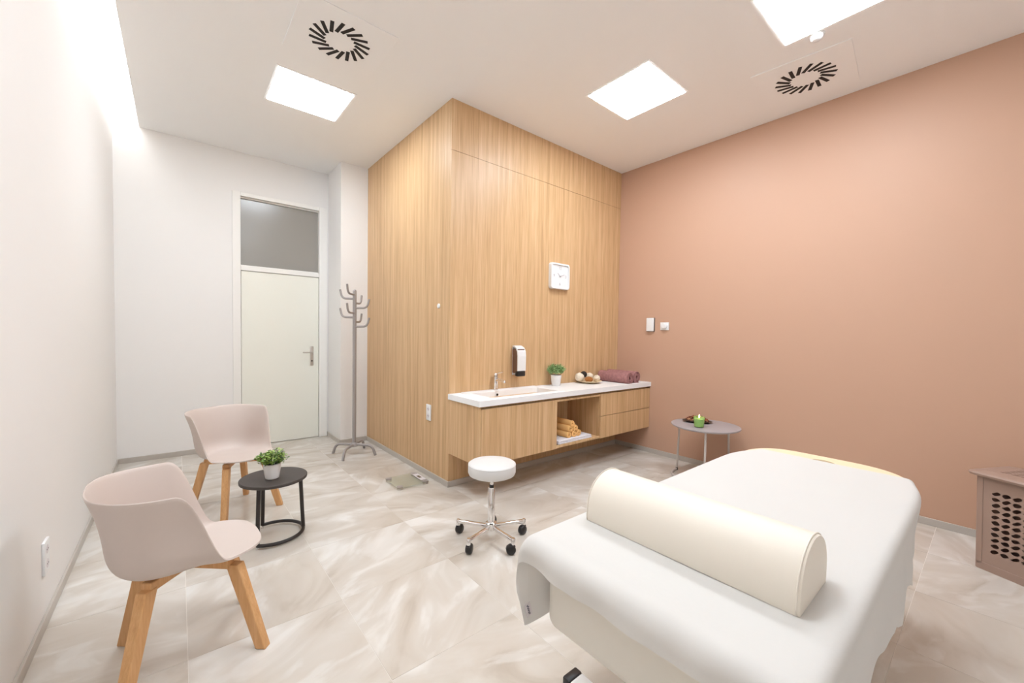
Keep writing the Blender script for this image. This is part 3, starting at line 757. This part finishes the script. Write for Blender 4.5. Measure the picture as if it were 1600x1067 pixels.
for x in (1.16, 2.25):
    ft_ = B().box(x-.035, x+.035, .36, .985, .012, .058, .006, 2).obj('foot_bar', M_WPLAST, bd, 40)
    for ya, yb in ((.9855, 1.02), (.325, .3595)):
        B().box(x-.037, x+.037, ya, yb, .0, .06, .006, 2).obj('rubber_foot', M_BPLAST, ft_, 40)
B().box(1.196, 2.214, .53, .63, .016, .044, .004, 1).obj('spine', M_WPLAST, bd)

# fitted sheet draped over the bed
def interp(pts, x):
    for (xa, za), (xb, zb) in zip(pts, pts[1:]):
        if x <= xb: return za+(zb-za)*max(0, min(1, (x-xa)/(xb-xa)))
    return pts[-1][1]
def sheet():
    HEM = [(.8, .47), (1.2, .515), (1.37, .527), (1.5, .505), (1.62, .497), (1.75, .455), (1.86, .402), (1.885, .402), (1.905, .53), (2.075, .462), (2.15, .47), (2.7, .50)]
    rows = []; x_n, r_ = .90, .05
    params = [-.106+.0106*k for k in range(10)]+[1.772*k/110 for k in range(111)]
    for u in params:
        if u < 0:                                       # over the near end: quarter round, then straight down
            th = min(-u/r_, 1.42); rest = -u-th*r_
            xx = x_n-r_*math.sin(th)-rest*math.cos(th)*.5; drop = r_*(1-math.cos(th))+rest
        else: xx = x_n+u; drop = 0
        e = max(0, -u/.106)
        far = smooth(2.30, 2.74, xx)
        yl = BY1+.016-.085*far**2; yr = BY0-.016+.05*far**2
        row = []
        hz = .395+.01*math.sin(xx*5)
        for k in range(12):                             # left flap, hem first
            s = k/12; zt = BZ-.022-drop; z = hz+(zt-hz)*s
            y = yl+.006+.012*(1-s)*math.sin(xx*11+.4)+.012*(1-s)
            row.append((xx+e*.066*(1-s)-e*.016*math.sin(s*math.pi), y+e*.012*math.sin(s*3), z))
        for k in range(5):
            a = math.pi/2*k/5; row.append((xx, yl+.006-.028*(1-math.cos(a)), BZ-.022+.028*math.sin(a)-drop))
        for k in range(31):
            y = yl-.022+(yr+.022-(yl-.022))*k/30
            nz = .0016*noise.noise((xx*3, y*5, 1.3))+.004*smooth(1.08, .9, xx)*noise.noise((xx*9, y*9, 4.2))
            wv = e*e*(.014*noise.noise((y*8, 3.1, xx*6))+.008*noise.noise((y*19, 1.7, xx*14)))
            row.append((xx+wv, y, BZ+.006+nz-drop-e*.012*noise.noise((y*5, 9, 2))))
        for k in range(1, 6):
            a = math.pi/2*k/5; row.append((xx, yr+.022-.028*math.sin(a), BZ-.022+.028*math.cos(a)-drop))
        hz = interp(HEM, xx)+.003*math.sin(xx*45); yb = yr-.018
        if xx > 2.03: yb = yb+(max(yb, .0819*xx+.003)-yb)*smooth(2.03, 2.12, xx)
        for k in range(1, 17):                          # right flap, hem last
            s = k/16; zt = BZ-.022-drop*(1-s); z = zt+(hz-zt)*s
            y = (yr-.006)+(yb-(yr-.006))*smooth(0, .7, s)-.0035*s*math.sin(xx*16+1)
            row.append((xx+e*.02*s, y, z))
        rows.append(row)
    m = len(rows[0]); vs = [p for r_ in rows for p in r_]
    fs = [(i*m+k, i*m+k+1, (i+1)*m+k+1, (i+1)*m+k) for i in range(len(rows)-1) for k in range(m-1)]
    me = bpy.data.meshes.new('cloth'); me.from_pydata(vs, [], fs); me.shade_smooth(); me.materials.append(M_SHEET); return me
sh = thing('bed_sheet', (0, 0, 0), label='plain white sheet draped over the massage bed', category='sheet')
o = link('cloth', sheet(), sh)
m = o.modifiers.new('sub', 'SUBSURF'); m.levels = 1; m.render_levels = 1
tg = B().box(-.012, .012, -.0008, .0008, -.024, .024).obj('care_tag', M_TAG, sh)
tg.location = (.892, .968, .447); tg.rotation_euler = (0, R(-16), R(-4))
sq = [(.004*math.sin(k*1.7), -.0012, -.017+k*.0023) for k in range(16)]
B().tube(sq, .0011, 5).obj('script', M_INK, tg)

# bolster
bl = thing('bolster', (1.235, .597, BZ+.0075), label='cream half-round bolster pillow lying across the sheet', category='pillow')
def bolster_prof(k_=1.0):
    pts = [(-.118, 0), (-.120, .012)]
    for k in range(17):
        a = R(172-164*k/16); pts.append((.118*math.cos(a), .045+.113*math.sin(a)))
    pts += [(.117, .012), (.112, 0)]
    cx, cz = 0, .07
    return [(cx+(x-cx)*k_, max(0, cz+(z-cz)*k_) if z > 0 else 0) for x, z in pts]
b = B(); ys = [(-.322, .955), (-.318, .985), (-.31, 1), (0, 1.0), (.31, 1), (.318, .985), (.322, .955)]
n = len(bolster_prof()); vs = []
for y, k_ in ys: vs += [(x, y, z) for x, z in bolster_prof(k_)]
b.add(vs, [(i*n+k, i*n+(k+1) % n, (i+1)*n+(k+1) % n, (i+1)*n+k) for i in range(len(ys)-1) for k in range(n)]+[tuple(range(n)), tuple((len(ys)-1)*n+k for k in range(n))])
b.obj('cushion', M_BOLST, bl, 35)
for y in (-.315, .315):
    B().tube([(x*1.0, y, z+.0015) for x, z in bolster_prof(.995)], .0022, 6).obj('piping', M_BOLST, bl, 180)

# ------------------------------------------------------------------ laundry hamper
HA = math.atan2(-.89, -.45)
hp = thing('laundry_hamper', (3.724, .058, 0), HA, label='taupe plastic laundry hamper with cut-out leaf holes and a lid', category='hamper')
# local: +X along the front face (to the right in view), front face at y = 0 facing -Y... depth goes to +Y
HW, HD, HH = .44, .31, .575
def cutout(x0, x1, z0, z1, nx, nz, seed, th, flip=False):
    """perforated sheet in the XZ plane, thickness th along +Y"""
    rnd = random.Random(seed); vs = []; fs = []; N = 14
    def addq(a, b_, c_, d_):
        o = len(vs); vs.extend([a, b_, c_, d_]); fs.append((o, o+1, o+2, o+3))
    for i in range(nx):
        for j in range(nz):
            cx0, cx1 = x0+(x1-x0)*i/nx, x0+(x1-x0)*(i+1)/nx; cz0, cz1 = z0+(z1-z0)*j/nz, z0+(z1-z0)*(j+1)/nz
            mx, mz = (cx0+cx1)/2, (cz0+cz1)/2; hw, hh = (cx1-cx0)/2, (cz1-cz0)/2
            an = (-1 if (i+j) % 2 else 1)*rnd.uniform(.1, .5)+(i % 3-1)*.12; fat = rnd.uniform(.62, .82); sk = rnd.uniform(-.5, .5)
            ins, out = [], []
            for k in range(N):
                a = 2*math.pi*k/N; c_, s_ = math.cos(a), math.sin(a)
                px = hw*.86*c_; pz = hh*fat*s_*(1+sk*c_)*(1-.25*abs(c_))+hh*.2*math.sin(c_*2.5)
                qx = px; qz = px*math.sin(an)*.4+pz
                qx = max(-hw*.9, min(hw*.9, qx)); qz = max(-hh*.8, min(hh*.8, qz)); ins.append((mx+qx, mz+qz))
                sc_ = 1/max(abs(c_)/1, abs(s_)/1); out.append((mx+hw*c_*sc_, mz+hh*s_*sc_))
            for k in range(N):
                k2 = (k+1) % N
                for y in (0, th): addq((out[k][0], y, out[k][1]), (out[k2][0], y, out[k2][1]), (ins[k2][0], y, ins[k2][1]), (ins[k][0], y, ins[k][1]))
                addq((ins[k][0], 0, ins[k][1]), (ins[k2][0], 0, ins[k2][1]), (ins[k2][0], th, ins[k2][1]), (ins[k][0], th, ins[k][1]))
            # fill the cell corners
            for sx, sz in ((1, 1), (-1, 1), (-1, -1), (1, -1)):
                near = sorted(range(N), key=lambda k: (out[k][0]-mx-sx*hw)**2+(out[k][1]-mz-sz*hh)**2)[:2]
                for y in (0, th):
                    o = len(vs); vs.extend([(mx+sx*hw, y, mz+sz*hh), (out[near[0]][0], y, out[near[0]][1]), (out[near[1]][0], y, out[near[1]][1])]); fs.append((o, o+1, o+2))
    return vs, fs
T_ = .004; GX0, GX1, GZ0, GZ1 = .068, HW-.068, .110, .490
def hamper_body():
    b = B(); vs, fs = cutout(GX0, GX1, GZ0, GZ1, 7, 11, 2, T_); b.add(vs, fs)
    for q in ((.012, GX0, 0, T_, .0, HH), (GX1, HW-.012, 0, T_, .0, HH), (GX0, GX1, 0, T_, GZ1, HH), (GX0, GX1, 0, T_, .0, GZ0)): b.box(*q)
    return b
b = hamper_body()
# taper: narrower at the foot
def taper(v):
    x, y, z = v; k = .955+.045*(z/HH)
    return (HW/2+(x-HW/2)*k, HD/2+(y-HD/2)*k, z)
SGN = Matrix.Rotation(0, 4, 'Z')
def hob(b, name, mat=M_HAMPER, parent=hp, sm=None, **kw):
    b.v = [(v[0], v[1], v[2]) for v in map(taper, b.v)]
    return b.obj(name, mat, parent, sm, **kw)
hob(b, 'front_panel')
b = B().box(.012, HW-.012, HD-T_, HD, .0, HH)
hob(b, 'back_panel')
for q in ((.010, .034, -.003, .0, .03, HH-.012), (HW-.034, HW-.010, -.003, .0, .03, HH-.012), (.010, HW-.010, -.003, .0, .0, .045)):
    hob(B().box(*q, .0012, 1), 'front_ridge')
hob(B().box(0, T_, .012, HD-.012, 0, HH), 'side_panel'); hob(B().box(HW-T_, HW, .012, HD-.012, 0, HH), 'side_panel')
for cx, cy, a0 in ((.012, .012, 180), (HW-.012, .012, 270), (HW-.012, HD-.012, 0), (.012, HD-.012, 90)):
    pts = [(cx+.012*math.cos(R(a0+90*k/6)), cy+.012*math.sin(R(a0+90*k/6))) for k in range(7)]+[(cx+.008*math.cos(R(a0+90*k/6)), cy+.008*math.sin(R(a0+90*k/6))) for k in range(6, -1, -1)]
    hob(B().prism(pts, 0, HH), 'corner_post', sm=40)
hob(B().box(.006, HW-.006, .006, HD-.006, .001, .006), 'bottom')
lr = B()
prof = [(.030, HH-.012), (.034, HH), (.031, HH+.006), (.018, HH+.012), (-.03, HH+.020)]
n = len(rrect(0, HW, 0, HD, .02)); vs = []
for e, z in prof: vs += [(x, y, z) for x, y in rrect(-e, HW+e, -e, HD+e, .03+max(0, e)*.3)]
lr.add(vs, [(i*n+k, i*n+(k+1) % n, (i+1)*n+(k+1) % n, (i+1)*n+k) for i in range(len(prof)-1) for k in range(n)])
li = lr.obj('lid_rim', M_HAMPER, hp, 40)
vs, fs = cutout(.07, HW-.07, .05, HD-.05, 7, 8, 9, T_)
lp = B().add([(x, z, HH+.020-y) for x, y, z in vs], fs)
for q in ((.03, .07, .03, HD-.03), (HW-.07, HW-.03, .03, HD-.03), (.07, HW-.07, .03, .05), (.07, HW-.07, HD-.05, HD-.03)): lp.box(*q, HH+.016, HH+.020)
lp.obj('lid_panel', M_HAMPER, hp)
hn = B().tube(fillet([(.14, HD/2, HH+.015), (.17, HD/2, HH+.042), (HW-.17, HD/2, HH+.042), (HW-.14, HD/2, HH+.015)], .03), .011, 10).obj('lid_handle', M_HAMPER, hp, 60)
